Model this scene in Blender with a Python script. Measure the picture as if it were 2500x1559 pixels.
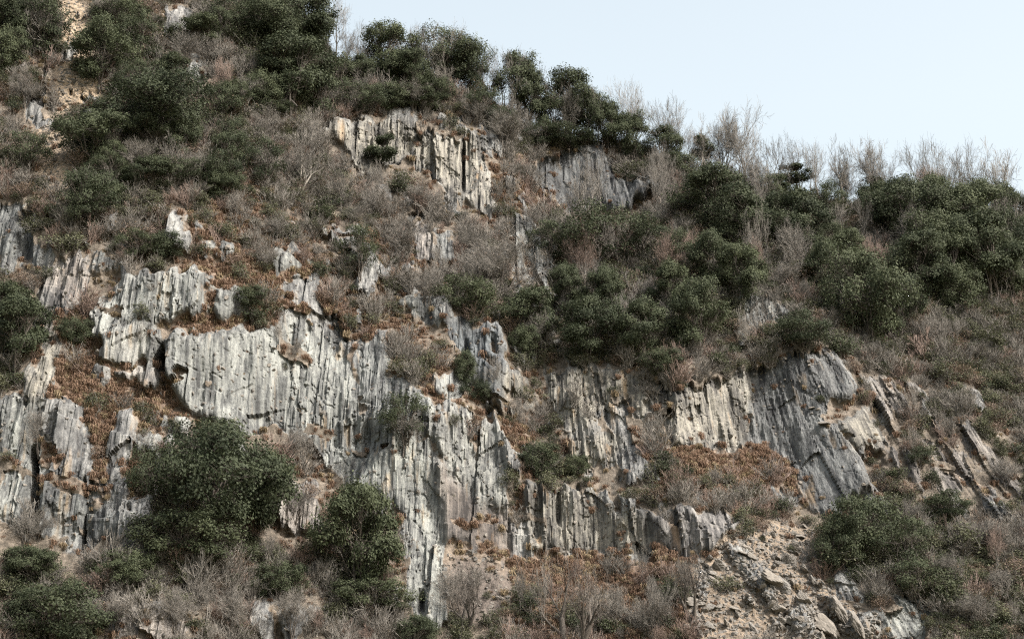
import bpy, bmesh, math, random
import numpy as np

for o in list(bpy.data.objects):
    bpy.data.objects.remove(o)
SC = bpy.context.scene
COL = SC.collection
R = math.radians

# ------------------------------------------------------------------ camera
HF = math.tan(R(16.0)); PITCH = R(17.0); CZ = 1.7
cam_d = bpy.data.cameras.new('camera'); cam = bpy.data.objects.new('camera', cam_d); COL.objects.link(cam)
cam.location = (0, 0, CZ); cam.rotation_euler = (R(90) + PITCH, 0, 0)
cam_d.sensor_width = 36; cam_d.lens = 18 / HF; cam_d.clip_start = 0.5; cam_d.clip_end = 6000
SC.camera = cam

# ------------------------------------------------------------------ sky and sun
SUN_EL, SUN_AZ = R(47), R(118)          # azimuth from +Y (away from the camera) towards +X
w = bpy.data.worlds.new('World'); SC.world = w; w.use_nodes = True
nt = w.node_tree; nt.nodes.clear()
sky = nt.nodes.new('ShaderNodeTexSky'); sky.sky_type = 'NISHITA'; sky.sun_disc = False
sky.sun_elevation = SUN_EL; sky.sun_rotation = SUN_AZ
sky.air_density = 1.0; sky.dust_density = 8.0; sky.ozone_density = 1.0; sky.altitude = 0
bg = nt.nodes.new('ShaderNodeBackground'); bg.inputs['Strength'].default_value = 0.15
out = nt.nodes.new('ShaderNodeOutputWorld')
tc = nt.nodes.new('ShaderNodeTexCoord'); sx = nt.nodes.new('ShaderNodeSeparateXYZ'); nt.links.new(tc.outputs['Generated'], sx.inputs[0])
mr = nt.nodes.new('ShaderNodeMapRange'); mr.inputs[1].default_value = .40; mr.inputs[2].default_value = 1.0; mr.inputs[3].default_value = 1.0; mr.inputs[4].default_value = .45
nt.links.new(sx.outputs[2], mr.inputs[0])                 # white winter haze, thinner overhead as the air path shortens
veil = nt.nodes.new('ShaderNodeMix'); veil.data_type = 'RGBA'; veil.blend_type = 'ADD'; nt.links.new(mr.outputs[0], veil.inputs[0])
veil.inputs[7].default_value = (1.90, 1.92, 1.42, 1)
nt.links.new(sky.outputs[0], veil.inputs[6]); nt.links.new(veil.outputs[2], bg.inputs[0]); nt.links.new(bg.outputs[0], out.inputs[0])
sd = bpy.data.lights.new('sun', 'SUN'); sd.energy = 5.0; sd.angle = R(0.6); sd.color = (1.0, 0.95, 0.88)
sun = bpy.data.objects.new('sun', sd); COL.objects.link(sun)
from mathutils import Vector
SD = Vector((math.sin(SUN_AZ) * math.cos(SUN_EL), math.cos(SUN_AZ) * math.cos(SUN_EL), math.sin(SUN_EL)))
sun.rotation_euler = SD.to_track_quat('Z', 'Y').to_euler(); sun.location = SD * 300
vs = SC.view_settings
vs.view_transform = 'Standard'; vs.look = 'None'; vs.exposure = 0.75; vs.gamma = 1.0; vs.use_curve_mapping = False
SC.render.engine = 'CYCLES'
SC.cycles.use_denoising = False; SC.cycles.filter_width = 1.2; SC.cycles.volume_bounces = 0; SC.cycles.max_bounces = 6; SC.cycles.diffuse_bounces = 3; SC.cycles.transmission_bounces = 3
SC.cycles.transparent_max_bounces = 4; SC.cycles.caustics_reflective = False; SC.cycles.caustics_refractive = False

rng = np.random.default_rng(7)
random.seed(7)

# ------------------------------------------------------------------ numeric helpers
def h2(i, j, seed):
    i = np.asarray(i).astype(np.int64); j = np.asarray(j).astype(np.int64)
    n = (i * 374761393 + j * 668265263 + seed * 1442695041) & 0x7fffffff
    n = ((n ^ (n >> 13)) * 1274126177) & 0x7fffffff
    n = ((n ^ (n >> 16)) * 974711) & 0x7fffffff
    return (n % 100003) / 100003.0
def vnoise(x, y, seed):
    xi = np.floor(x); yi = np.floor(y); fx = x - xi; fy = y - yi
    fx = fx * fx * (3 - 2 * fx); fy = fy * fy * (3 - 2 * fy)
    a = h2(xi, yi, seed); b = h2(xi + 1, yi, seed); c = h2(xi, yi + 1, seed); d = h2(xi + 1, yi + 1, seed)
    return (a + (b - a) * fx) * (1 - fy) + (c + (d - c) * fx) * fy
def fbm(x, y, seed, octv=4):
    s = 0; a = 0.5; t = 0
    for k in range(octv):
        s = s + a * vnoise(x * 2 ** k, y * 2 ** k, seed + k * 17); t += a; a *= 0.55
    return s / t
def project(x, y, z):
    dz = z - CZ
    f = y * math.cos(PITCH) + dz * math.sin(PITCH)
    u = -y * math.sin(PITCH) + dz * math.cos(PITCH)
    return 1212.5 * (1 + x / f / HF), 756 - 1212.5 * u / f / HF
def gblur(a, s, axis):
    r = int(3 * s) + 1; k = np.exp(-0.5 * (np.arange(-r, r + 1) / s) ** 2); k /= k.sum()
    p = [(0, 0)] * a.ndim; p[axis] = (r, r); b = np.pad(a, p, mode='edge')
    o = np.zeros_like(a)
    for i, kk in enumerate(k):
        sl = [slice(None)] * a.ndim; sl[axis] = slice(i, i + a.shape[axis]); o = o + kk * b[tuple(sl)]
    return o

# ------------------------------------------------------------------ map of the hillside (units: 1/2425 of the frame width, as surveyed)
# rock: name, label, outline, strength, tint, tilt (dy/dx; + faces right), lean of the grooves
GG = (0.94, 0.97, 0.945); CR = (1.05, 0.985, 0.875); BL = (0.44, 0.49, 0.54); PK = (1.04, 0.94, 0.88); BG = (1.0, 0.94, 0.83); GY = (0.82, 0.85, 0.85); PU = (0.80, 0.76, 0.75)
ROCK = [
 ('pale grooved slate cliff, the broadest, above the big lower evergreens', [(383,815),(420,785),(500,800),(560,775),(640,770),(700,745),(735,745),(790,790),(830,860),(850,950),(870,1000),(895,1045),(900,1080),(870,1110),(850,1145),(815,1140),(780,1110),(740,1060),(700,1020),(640,1010),(590,1040),(530,1000),(470,990),(440,960),(410,920),(385,870)], 1.2, GG, 0.10, 0.0),
 ('rounded pale rock bulge undercut by a slanting crack', [(245,860),(240,800),(265,775),(320,765),(370,770),(388,790),(375,830),(330,855),(300,872)], 1, (1.0,1.0,0.96), 0.2, 0),
 ('pinkish rock slab beneath the rounded pale bulge', [(250,868),(300,880),(365,865),(388,890),(330,905),(270,890)], 0.9, PK, 0.3, 0),
 ('grey ribbed rock band stepping above the rounded bulge', [(215,790),(215,740),(245,700),(290,690),(310,650),(340,645),(370,665),(385,650),(420,640),(470,635),(510,650),(520,690),(560,680),(592,700),(580,745),(520,760),(470,745),(420,755),(390,768),(320,760),(262,772),(238,798)], 1, GG, 0.0, 0),
 ('whitish rib of rock at the far left edge below its dark column', [(100,640),(130,600),(190,600),(215,620),(215,690),(180,722),(150,740),(140,700),(110,680)], 1, PK, 0.1, 0),
 ('grey crag at the far left with a dark upright column', [(-40,480),(50,485),(75,500),(140,500),(140,560),(120,590),(100,635),(45,620),(-40,600)], 0.95, GY, -0.1, 0),
 ('beige pointed rock rib right of the leftmost dark tree', [(80,700),(130,740),(150,790),(140,830),(130,870),(115,930),(95,960),(60,960),(40,900),(95,850),(100,790)], 1, BG, 0.3, 0),
 ('tall grey rock wall at the lower left edge', [(-60,950),(40,950),(110,935),(95,1000),(72,1080),(74,1250),(40,1245),(-60,1230)], 1, GG, 0.05, 0),
 ('dark streaked rock wall right of the black crevice', [(86,1100),(200,1110),(210,1150),(250,1180),(285,1250),(240,1290),(190,1300),(150,1270),(86,1250)], 1, GY, -0.15, 0),
 ('small grey step of rock under the russet grass slope', [(330,1030),(380,1010),(400,975),(450,990),(440,1040),(380,1062),(330,1060)], 1, GG, 0, 0),
 ('short pale wall of columns between the two big lower evergreens', [(650,1150),(690,1140),(750,1150),(758,1240),(700,1260),(655,1250)], 1, PK, 0.1, 0),
 ('slender white buttress of rock beside the big round evergreen', [(880,1060),(960,1052),(1020,1060),(1042,1150),(1052,1300),(1060,1470),(1000,1472),(958,1400),(972,1300),(960,1220),(920,1172),(850,1155),(858,1100)], 1.6, (1.0,1.03,0.99), 0.15, 0.02),
 ('pale ribbed wall above the slender white buttress', [(862,985),(930,885),(955,905),(985,935),(1022,965),(1028,1050),(950,1050),(900,1055)], 1, GG, 0.0, 0),
 ('light grey fluted wall right of the white buttress', [(1032,970),(1080,960),(1110,990),(1170,1005),(1195,1040),(1207,1150),(1202,1205),(1160,1195),(1120,1170),(1060,1105),(1032,1055)], 1, (.97,.98,.94), 0.25, 0.06),
 ('brown dipping slab field at the foot of the fluted wall', [(1030,1075),(1060,1115),(1130,1185),(1212,1215),(1228,1345),(1170,1335),(1120,1290),(1046,1290),(1036,1150)], 0.8, (.66,.57,.52), 0.3, 0.5),
 ('speckled grey crag streaked with russet, middle of the slope', [(840,790),(890,780),(930,810),(945,870),(960,900),(1000,920),(1030,960),(980,985),(920,985),(880,985),(852,920),(838,850)], 0.75, GY, 0.05, 0.03),
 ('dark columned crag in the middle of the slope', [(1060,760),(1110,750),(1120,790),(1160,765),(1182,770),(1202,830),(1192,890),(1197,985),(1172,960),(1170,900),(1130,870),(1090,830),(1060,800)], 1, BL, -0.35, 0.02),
 ('small grey outcrop below the dark columned crag', [(1030,880),(1080,890),(1112,910),(1117,960),(1080,955),(1030,920)], 0.9, GY, 0, 0),
 ('tall cream and grey streaked cliff just under the ridge', [(1000,300),(1060,322),(1120,315),(1145,340),(1157,420),(1164,525),(1120,475),(1062,470),(1050,430),(1010,390),(970,370),(960,300)], 2.0, CR, 0.15, 0.03),
 ('cream ribbed shoulder beside the tall cream cliff', [(750,312),(830,290),(870,292),(950,288),(962,300),(970,370),(920,400),(900,412),(850,402),(810,352)], 1.4, BG, 0.05, 0.03),
 ('narrow white rib below the tall cream cliff', [(1208,515),(1230,520),(1262,560),(1284,600),(1272,625),(1230,592),(1213,560)], 1, GG, 0.1, 0.08),
 ('thin grey rib on the shrubby middle slope', [(1030,550),(1080,550),(1087,600),(1062,645),(1045,645),(1040,590)], 0.95, GY, 0, 0),
 ('tiny cream rib among olive shrubs', [(795,590),(832,590),(834,650),(808,645)], 0.9, BG, 0, 0),
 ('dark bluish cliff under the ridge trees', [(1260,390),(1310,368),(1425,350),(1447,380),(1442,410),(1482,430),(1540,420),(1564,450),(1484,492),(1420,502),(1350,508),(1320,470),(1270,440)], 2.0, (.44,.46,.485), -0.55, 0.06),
 ('grey and beige broken wall left of the bright fluted cliff', [(1290,870),(1340,870),(1400,875),(1480,870),(1500,880),(1590,920),(1585,1035),(1560,992),(1500,992),(1480,952),(1440,962),(1400,1002),(1330,1012),(1300,950)], 0.92, BG, 0.0, 0.06),
 ('bright cream fluted cliff over the russet ledge', [(1590,920),(1680,908),(1740,880),(1765,875),(1770,1062),(1700,1062),(1640,1052),(1585,1042)], 1.6, CR, 0.38, 0.12),
 ('great dark overhanging cliff of smooth blue grey rock', [(1765,875),(1800,870),(1880,842),(1960,825),(1997,840),(2012,880),(2027,920),(1992,950),(1952,962),(1932,990),(1977,1012),(2012,1060),(2047,1122),(2052,1165),(2010,1195),(1960,1215),(1920,1205),(1890,1125),(1830,1062),(1770,1062)], 2.0, (.56,.58,.60), -0.38, 0.10),
 ('pale slanting slab right of the dark overhanging cliff', [(1982,1005),(2060,958),(2102,1020),(2092,1072),(2030,1068)], 0.9, BG, 0.4, 0.3),
 ('long beige wall above the leafless lower thicket', [(1238,1140),(1330,1150),(1400,1160),(1440,1200),(1480,1222),(1540,1205),(1560,1310),(1500,1312),(1400,1302),(1330,1312),(1270,1302),(1240,1230)], 0.95, BG, 0.1, 0.04),
 ('violet grey wall left of the boulder scree', [(1540,1205),(1640,1200),(1720,1220),(1762,1232),(1700,1292),(1610,1325),(1556,1312)], 1, PU, 0.1, 0.12),
 ('beige broken steps under the grey and beige wall', [(1310,1030),(1430,1020),(1482,1050),(1452,1112),(1370,1085),(1320,1062)], 0.85, BG, 0.05, 0.03),
 ('short grey step at the foot of the dark overhanging cliff', [(1795,1150),(1890,1160),(1897,1195),(1840,1192)], 0.9, GY, 0, 0),
 ('broken grey crags above the dark overhanging cliff', [(1750,700),(1830,690),(1892,740),(1860,772),(1800,762),(1762,792),(1782,832),(1700,842),(1690,800)], 0.75, GY, -0.1, 0.1),
 ('pinkish grooved rock slope at the far right', [(2060,890),(2180,880),(2172,940),(2202,1000),(2300,1000),(2470,1050),(2470,1190),(2300,1182),(2220,1190),(2100,1170),(2062,1105),(2108,1030)], 0.36, (.80,.73,.69), 0.1, 0.45),
 ('whitish leaning slab near the lower right corner', [(2070,1430),(2130,1400),(2212,1420),(2196,1520),(2090,1530)], 1, GG, 0.0, 0.15),
 ('group of grey rock columns near the top edge', [(388,20),(440,8),(450,28),(460,95),(435,105),(390,98)], 2, (1.0,0.98,0.98), 0.05, 0.02),
 ('pinkish weathered rocks at the upper left', [(30,140),(140,135),(145,235),(80,225)], 0.6, PK, 0, 0),
 ('pale rock at the top left corner', [(-40,-40),(22,-40),(16,42),(-40,55)], 0.8, PK, 0, 0),
 ('small pale outcrop left of the wind-bent bare tree', [(518,565),(550,558),(562,600),(520,612)], 0.95, GG, 0, 0),
 ('pale outcrop fringed with russet grass below the wind-bent bare tree', [(638,602),(700,590),(757,612),(752,642),(690,652),(640,640)], 0.9, GG, 0.1, 0),
 ('little pale outcrop among reddish scrub', [(458,570),(510,570),(502,597),(460,602)], 0.8, GG, 0, 0),
 ('pale pinkish rocks behind twigs at the bottom edge', [(270,1435),(500,1440),(510,1540),(280,1540)], 0.6, PK, 0, 0),
 ('pale rock patch under the big round evergreen', [(880,1370),(958,1392),(982,1440),(930,1452)], 0.85, GG, 0.1, 0),
 ('pale mottled grey rocks on the upper middle slope', [(560,300),(620,300),(620,330),(570,330)], 0.4, PK, 0, 0),
 ('grey ribs behind the bare grey trees at the upper left', [(440,115),(540,110),(550,180),(500,200),(450,170)], 0.5, GY, 0, 0),
 ('pinkish broken rib under the upper middle scrub', [(980,530),(1020,525),(1030,620),(1000,650)], 0.6, PK, 0, 0),
 ('grey rocks between russet slope and columned crag', [(940,700),(1000,690),(1040,700),(1050,770),(980,760)], 0.6, GG, 0, 0),
 ('scattered grey ribs right of the speckled crag', [(1200,600),(1300,590),(1310,680),(1230,690)], 0.5, GY, 0, 0.05),
 ('small beige ribs above the beige wall', [(1190,880),(1260,890),(1290,960),(1230,1000),(1200,960)], 0.5, BG, 0, 0),
 ('narrow grey ribs at the left above the ribbed band', [(210,570),(300,560),(310,620),(220,640)], 0.55, GY, -0.2, 0),
]
SCREE = [
 ('scree_slope', 'tan boulder scree spilling down at the lower right', [(1720,1290),(1790,1240),(1930,1250),(1955,1290),(1935,1350),(1985,1420),(2075,1460),(2080,1560),(1660,1560),(1610,1425),(1650,1350)], (0.165, 0.132, 0.100)),
 ('earth_chute', 'tan bare earth chute at the upper left', [(140,-40),(215,0),(210,100),(225,160),(240,200),(240,262),(140,262),(133,200),(150,130)], (0.27, 0.215, 0.155)),
 ('earth_chute', 'narrow tan earth chute below the round upper left tree', [(80,275),(160,300),(178,400),(165,462),(95,465),(98,350)], (0.25, 0.2, 0.15)),
 ('dust_slope', 'smooth grey dust slope at the foot of the white buttress', [(1046,1325),(1120,1300),(1222,1352),(1242,1400),(1182,1475),(1080,1480),(1044,1400)], (0.095, 0.08, 0.07)),
 ('earth_patch', 'small tan earth patch among dark evergreens', [(1340,720),(1400,725),(1405,760),(1350,770)], (0.22, 0.18, 0.13)),
]
RUSSET = [[(110,860),(230,855),(300,895),(395,905),(420,950),(400,990),(330,1030),(300,1085),(280,1180),(200,1110),(105,1095),(100,960)],
 [(470,615),(640,600),(760,645),(810,720),(870,750),(970,780),(1010,850),(1085,900),(1110,970),(1010,925),(930,800),(830,780),(720,735),(600,745),(520,650)],
 [(430,470),(600,490),(760,560),(600,570),(470,560)], [(850,560),(960,560),(1000,640),(880,660)], [(1600,1060),(1880,1070),(1890,1140),(1720,1180),(1560,1130)],
 [(390,640),(560,640),(590,690),(480,690)], [(1180,520),(1240,520),(1240,420),(1165,420)], [(1030,1190),(1140,1220),(1180,1300),(1060,1260)],
 [(1150,1020),(1240,1020),(1240,1130),(1200,1120)], [(80,700),(200,740),(210,870),(150,870)], [(650,740),(800,740),(860,880),(800,800)], [(420,745),(640,745),(640,780),(430,800)],
 [(110,1180),(190,1185),(190,1215),(120,1215)],[(1180,1300),(1650,1290),(1650,1512),(1250,1512)]]
GREY = [[(340,90),(540,90),(620,260),(560,300),(420,200)], [(600,260),(820,280),(840,480),(700,470),(590,380)], 
 [(1060,580),(1300,560),(1310,720),(1090,740)], [(260,340),(520,360),(480,470),(280,450)], [(1420,640),(1560,640),(1560,880),(1400,860)], [(1110,180),(1250,240),(1240,360),(1130,320)],
 [(240,1380),(760,1400),(760,1540),(240,1540)], [(800,20),(1000,40),(1000,200),(830,200)], [(940,560),(1060,620),(1050,720),(930,700)]]
DARK = [[(1300,560),(1500,540),(1760,460),(2425,500),(2425,720),(2200,780),(2000,830),(1700,870),(1250,860),(1210,790),(1300,760)], [(560,0),(780,0),(800,280),(640,280)],
 [(250,1180),(760,1240),(960,1300),(900,1460),(600,1400),(300,1400)], [(1930,1180),(2200,1180),(2250,1400),(2000,1420)]]
RIDGE_PX = np.array([(-900,-420),(0,-330),(300,-190),(600,-60),(720,50),(800,150),(900,185),(1000,195),(1100,210),(1200,258),(1250,322),(1350,332),(1450,340),(1550,368),(1650,412),(1750,436),(1850,462),(1950,476),(2050,486),(2150,492),(2425,520),(2900,560),(3600,640)], float)

# raster masks on a 1/4-size sheet with margin
MQ = 4; MX0, MY0 = -240, -480; MW, MH = (2425 + 480) // MQ, (1512 + 720) // MQ
gx, gy = np.meshgrid(MX0 + (np.arange(MW) + .5) * MQ, MY0 + (np.arange(MH) + .5) * MQ)
def poly_mask(poly):
    m = np.zeros(gx.shape, bool); n = len(poly)
    for i in range(n):
        x0, y0 = poly[i]; x1, y1 = poly[(i + 1) % n]
        if y0 == y1: continue
        c = ((y0 > gy) != (y1 > gy)) & (gx < (x1 - x0) * (gy - y0) / (y1 - y0) + x0)
        m ^= c
    return m
def sheet(polys, blur):
    m = np.zeros(gx.shape)
    for p in polys: m = np.maximum(m, poly_mask(p).astype(float))
    return gblur(gblur(m, blur / MQ, 0), blur / MQ, 1) if blur else m
def samp(img, px, py, nearest=False):
    u = (px - MX0) / MQ - .5; v = (py - MY0) / MQ - .5
    if nearest:
        return img[np.clip(np.round(v).astype(int), 0, MH - 1), np.clip(np.round(u).astype(int), 0, MW - 1)]
    u = np.clip(u, 0, MW - 1.001); v = np.clip(v, 0, MH - 1.001)
    i = u.astype(int); j = v.astype(int); a = u - i; b = v - j
    return (img[j, i] * (1 - a) + img[j, i + 1] * a) * (1 - b) + (img[j + 1, i] * (1 - a) + img[j + 1, i + 1] * a) * b
rock_id = np.zeros(gx.shape, int); rock_w = np.zeros(gx.shape)
tint = np.ones(gx.shape + (3,)) * 0.9; tiltm = np.zeros(gx.shape); leanm = np.interp(gx, [0, 1000, 1700, 2425], [0.0, 0.03, 0.10, 0.42])
for k, (lab, poly, st, tn, tilt, lean) in enumerate(ROCK):
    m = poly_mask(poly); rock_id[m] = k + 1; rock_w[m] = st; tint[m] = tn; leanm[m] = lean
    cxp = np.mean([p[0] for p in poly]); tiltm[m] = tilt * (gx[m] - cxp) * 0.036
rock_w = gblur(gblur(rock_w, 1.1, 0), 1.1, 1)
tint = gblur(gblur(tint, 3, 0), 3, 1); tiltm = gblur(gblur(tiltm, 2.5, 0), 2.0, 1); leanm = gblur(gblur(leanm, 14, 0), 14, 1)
scree_id = np.zeros(gx.shape, int); scree_c = np.zeros(gx.shape + (3,)) + (0.3, 0.24, 0.18)
for k, (nm, lab, poly, c) in enumerate(SCREE):
    m = poly_mask(poly); scree_id[m] = k + 1; scree_c[m] = c
scree_w = gblur(gblur((scree_id > 0).astype(float), 2, 0), 2, 1)
for c in range(3): scree_c[..., c] = gblur(gblur(scree_c[..., c], 4, 0), 4, 1)
rib_w = sheet([[(0,450),(760,540),(1320,520),(1330,860),(1700,900),(1700,1320),(1250,1330),(0,1300)], [(2000,880),(2425,940),(2425,1250),(2050,1250)], [(0,60),(230,100),(240,300),(0,300)], [(430,100),(560,100),(560,240),(430,240)], [(780,240),(1250,260),(1250,520),(900,520)], [(1680,1280),(2000,1280),(2120,1512),(1620,1512)], [(250,1420),(950,1420),(950,1540),(250,1540)]], 30)
EVZ = sheet([[(0,0),(800,0),(820,240),(560,300),(600,470),(280,560),(0,480)], [(0,1280),(760,1300),(760,1440),(0,1512)], [(780,200),(1250,240),(1250,300),(800,290)]], 25)
russ_w = sheet(RUSSET, 30); grey_w = sheet(GREY, 40); dark_w = sheet(DARK, 40)

# ------------------------------------------------------------------ terrain surface y = f(x, z)
xs = np.concatenate([np.linspace(-320, -70, 45)[:-1], np.arange(-70, 78, 0.112), np.linspace(78, 330, 45)[1:]])
NX = len(xs); NS = 600
s_rows = np.linspace(0, 1, NS)
ytop = 200 + 0.20 * np.clip(xs, -120, 140); ybot = 124 + 0.10 * np.clip(xs, -120, 140)
zr = np.full(NX, 95.0)
for _ in range(6):
    px, py = project(xs, ytop, zr)
    t = np.interp(px, RIDGE_PX[:, 0], RIDGE_PX[:, 1])
    t = t + 10 * (fbm(xs / 6, xs * 0, 5) - .5)
    ang = PITCH + np.arctan((756 - t) / 1212.5 * HF)
    zr = CZ + ytop * np.tan(ang) * 1.0
zr = np.clip(zr, 40, 150)
X = np.repeat(xs[None, :], NS, 0); S = np.repeat(s_rows[:, None], NX, 1)
Z = -2 + S * (zr[None, :] + 2)
Y = ybot[None, :] + (ytop - ybot)[None, :] * S
dzr = (zr + 2) / (NS - 1)
dx_mid = 0.128
inner = np.abs(X - 4) < 90
def warp(px, py):
    wx = px + 30 * (fbm(X / 2.6, Z / 3.4, 31, 4) - .5) + 12 * (vnoise(X / .45, Z / 1.4, 37) - .5)
    wy = py + 44 * (fbm(X / 1.5, Z / 5.0, 43, 4) - .5) + 26 * (vnoise(X / .4, Z / 5, 47) - .5)
    return wx, wy
for it in range(4):
    px, py = project(X, Y, Z)
    wx, wy = warp(px, py)
    rk = samp(rock_w, wx, wy)
    strong = np.clip((rk - 1.12) * 6, 0, 1)                      # the cleanest faces: no soil in them
    brk = fbm((X + .1 * Z) / 3.2, Z / 5.5, 77, 5)                   # gaps with soil inside the cliffs, ribs poking out of the scrub
    rk = np.clip(rk * 1.0 - np.clip((.385 - brk) * 6, 0, .9) * (1 - strong) * (rk > 0), 0, 1)
    rib = np.clip((fbm((X + .12 * Z) / 1.9, Z / 4.2, 79, 5) - .535) * 13, 0, 1) * np.clip(samp(rib_w, px, py), 0, 1)
    rk = np.maximum(rk, rib)
    big = np.clip(np.abs(X - 2) - 62, 0, 20) / 20           # beyond the surveyed part: generic outcrops
    rk = np.where(big > 0, rk * (1 - big) + big * np.clip(fbm(X / 14, Z / 9, 71) * 4 - 1.9, 0, 1), rk)
    rs = gblur(np.clip(rk, 0, 1), 4, 1)
    slope = 1.15 * (1 - rs) + 0.30 * rs
    inc = slope * dzr[None, :]
    Yi = np.cumsum(inc, 0)
    tot = Yi[-1] + 1e-6
    Yi = Yi * ((ytop - ybot) / tot)[None, :]
    Yi = gblur(Yi, 30, 1)
    Y = ybot[None, :] + Yi
    Y += (ytop - Y[-1])[None, :] * S
    Y += samp(tiltm, wx, wy) * np.clip(rs * 1.3, 0, 1) - 0.9 * gblur(gblur(np.clip(rk, 0, 1), 3, 1), 2, 0)
lean = np.interp(X, [-60, -10, 12, 24, 40, 58], [0.0, 0.015, 0.05, 0.11, 0.30, 0.42])
XW = X + lean * (Z - 50) + 0.45 * (fbm(X / 5, Z / 14, 11, 3) - .5) + 0.06 * (vnoise(X / .8, Z / 2.2, 13) - .5)
def slabs(width, length, seed, breakup=1.7, tl=.5):
    q = XW / width + breakup * (vnoise(XW / width * .45, Z / length * .22, seed + 5) - .5)
    i = np.floor(q); L = length * (0.35 + 1.3 * h2(i, i * 0, seed) ** 1.5); fr = q - i
    zz = Z + 7 * L * h2(i, i * 0 + 3, seed + 1) + (h2(i, i * 0 + 8, seed + 3) - .5) * 3.0 * width * fr + .35 * width * (vnoise(X / width * 2.2, Z / width, seed + 4) - .5)
    j = np.floor(zz / L); ft = zz / L - j
    off = h2(i, j, seed + 2) - .5
    off = off + (h2(i, j, seed + 6) - .5) * tl * (fr - .5) + (h2(i, j, seed + 7) - .3) * .5 * (ft - .5)
    return off, np.abs(fr - .5) * 2, h2(i, j, seed + 9)
a1, e1, q1 = slabs(3.4, 15, 101, 2.2, 1.7); a2, e2, q2 = slabs(1.05, 8.0, 202, 2.0, 1.6); a3, e3, q3 = slabs(0.42, 6.0, 303)
rough = fbm(X / 7, Z / 7, 61, 3)
fine = np.clip(fbm(X / 5.5 + 3, Z / 8, 63, 3) * 6 - 2.8, 0, 1)          # where the cliff splinters, else smoother plates
rid1 = 1 - np.abs(2 * fbm(XW / 2.2, Z / 16, 21, 4) - 1)
a4, e4, q4 = slabs(0.25, 3.0, 404)
but = 1 - np.abs(2 * fbm(XW / 9.0, Z / 26, 29, 3) - 1)
led = (Z + 6 * (fbm(X / 7, Z / 9, 33, 3) - .5) + .22 * X + 1.2 * (a1 + .5)) / 6.0; lf = led - np.floor(led)
rel = 1.25 * a1 + 0.34 * a2 * (.30 + .9 * fine) + 0.34 * a3 * (.25 + 1.0 * fine) + .22 * a4 * (.5 + .7 * fine)
rel += -3.4 * (but - .8) - .9 * (rid1 - .8) + 1.0 * (fbm(X / 4.5, Z / 8, 27, 3) - .5) + 0.20 * (vnoise(XW / .27, Z / 1.8, 23) - .5) + 0.16 * (fbm(X / .9, Z / 1.1, 25, 4) - .5)
rel += -.8 * (lf - .5) * np.clip(fbm(X / 10, Z / 12, 35, 2) * 3 - .8, 0, 1) * (1 - .85 * strong)
rk = rk * (1 - .95 * ((lf < .12 + .1 * fine) & (fbm(X / 4, Z / 4, 39, 3) > .55) & (strong < .5)))
jn = np.abs(fbm(X / 2.4 + .25 * Z / 2.4, Z / 3.2, 51, 3) - .5); jn2 = np.abs(fbm(XW / 1.1, Z / 7.5, 53, 3) - .5)
rel += .20 * np.clip(1 - jn / .012, 0, 1) + .14 * np.clip(1 - jn2 / .014, 0, 1)       # irregular joints
tone = .5 + (.34 * q2 + .30 * q3 + .20 * q1 + .16 * q4 - .5) * (.5 + .7 * fine) + .22 * (fbm(X / 2.2, Z / 4.5, 67, 4) - .5)
# undercuts: bands where the foot of a face stands back
smooth_dark = samp(gblur(gblur((np.isin(rock_id, [27, 24, 15, 28])).astype(float), 3, 0), 3, 1), wx, wy)
rel *= (1 - 0.58 * smooth_dark)
veg = 1.3 * (fbm(X / 5, Z / 5, 81, 4) - .5) + 0.5 * (fbm(X / 1.1, Z / 1.1, 83, 3) - .5)
sc = samp(scree_w, wx, wy)
veg += sc * (0.7 * (fbm(X / 1.3, Z / 1.0, 87, 4) - .5) + 0.25 * (vnoise(X / .3, Z / .3, 89) - .5))
top_fade = np.clip((1 - S) * 40, 0, 1)
Y += rel * np.clip(rk * 1.25, 0, 1) * top_fade + veg * (1 - rk) * top_fade
# black crevice at the lower left, dark clefts
def cleft(x0, x1, y0, y1, d):
    m = np.clip(1 - np.abs((px - (x0 + x1) / 2) / ((x1 - x0) / 2)), 0, 1) ** .5 * np.clip((py - y0) / 25, 0, 1) * np.clip((y1 - py) / 25, 0, 1)
    return d * m
px, py = project(X, Y, Z)
for c in ((66, 92, 1050, 1255, 4.0), (190, 204, 1120, 1300, 1.5), (366, 390, 800, 890, 3.0), (40, 78, 490, 625, 1.6), (1090, 1102, 330, 460, 1.8), (1255, 1285, 1140, 1290, 1.4), (1312, 1330, 1140, 1250, 1.2), (988, 1006, 1390, 1460, 2.2), (1098, 1112, 800, 870, 1.5), (1150, 1168, 940, 1000, 1.4)):
    Y += cleft(*c)
px, py = project(X, Y, Z)
rk = np.clip(rk, 0, 1)
# back of the ridge
nb = 14
bd = np.array([.6, 1.6, 3, 5, 8, 12, 18, 26, 38, 55, 80, 120, 180, 260.])
Xa = np.vstack([X, np.repeat(xs[None, :], nb, 0)])
Ya = np.vstack([Y, Y[-1][None, :] + bd[:, None]]); Za = np.vstack([Z, Z[-1][None, :] - bd[:, None] * np.linspace(.05, .4, nb)[:, None]])
def pad(a, v=None): return np.vstack([a, np.repeat((a[-1:] if v is None else a[-1:] * 0 + v), nb, 0)])
rka = pad(rk, 0.0); sca = pad(sc, 0.0)
wx, wy = warp(px, py)
rid = np.where(rk > .42, samp(rock_id, wx, wy, True), 0)
rid = np.where((rk > .42) & (rid == 0), -1, rid); rid = np.where((np.abs(X) > 84), 0, rid)
sid = np.where((rid <= 0) & (sc > .5), samp(scree_id, wx, wy, True), 0)
rida = np.vstack([rid, np.zeros((nb, NX), int)]); sida = np.vstack([sid, np.zeros((nb, NX), int)])
tin = np.stack([samp(tint[..., c], wx, wy) for c in range(3)], -1)
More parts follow.
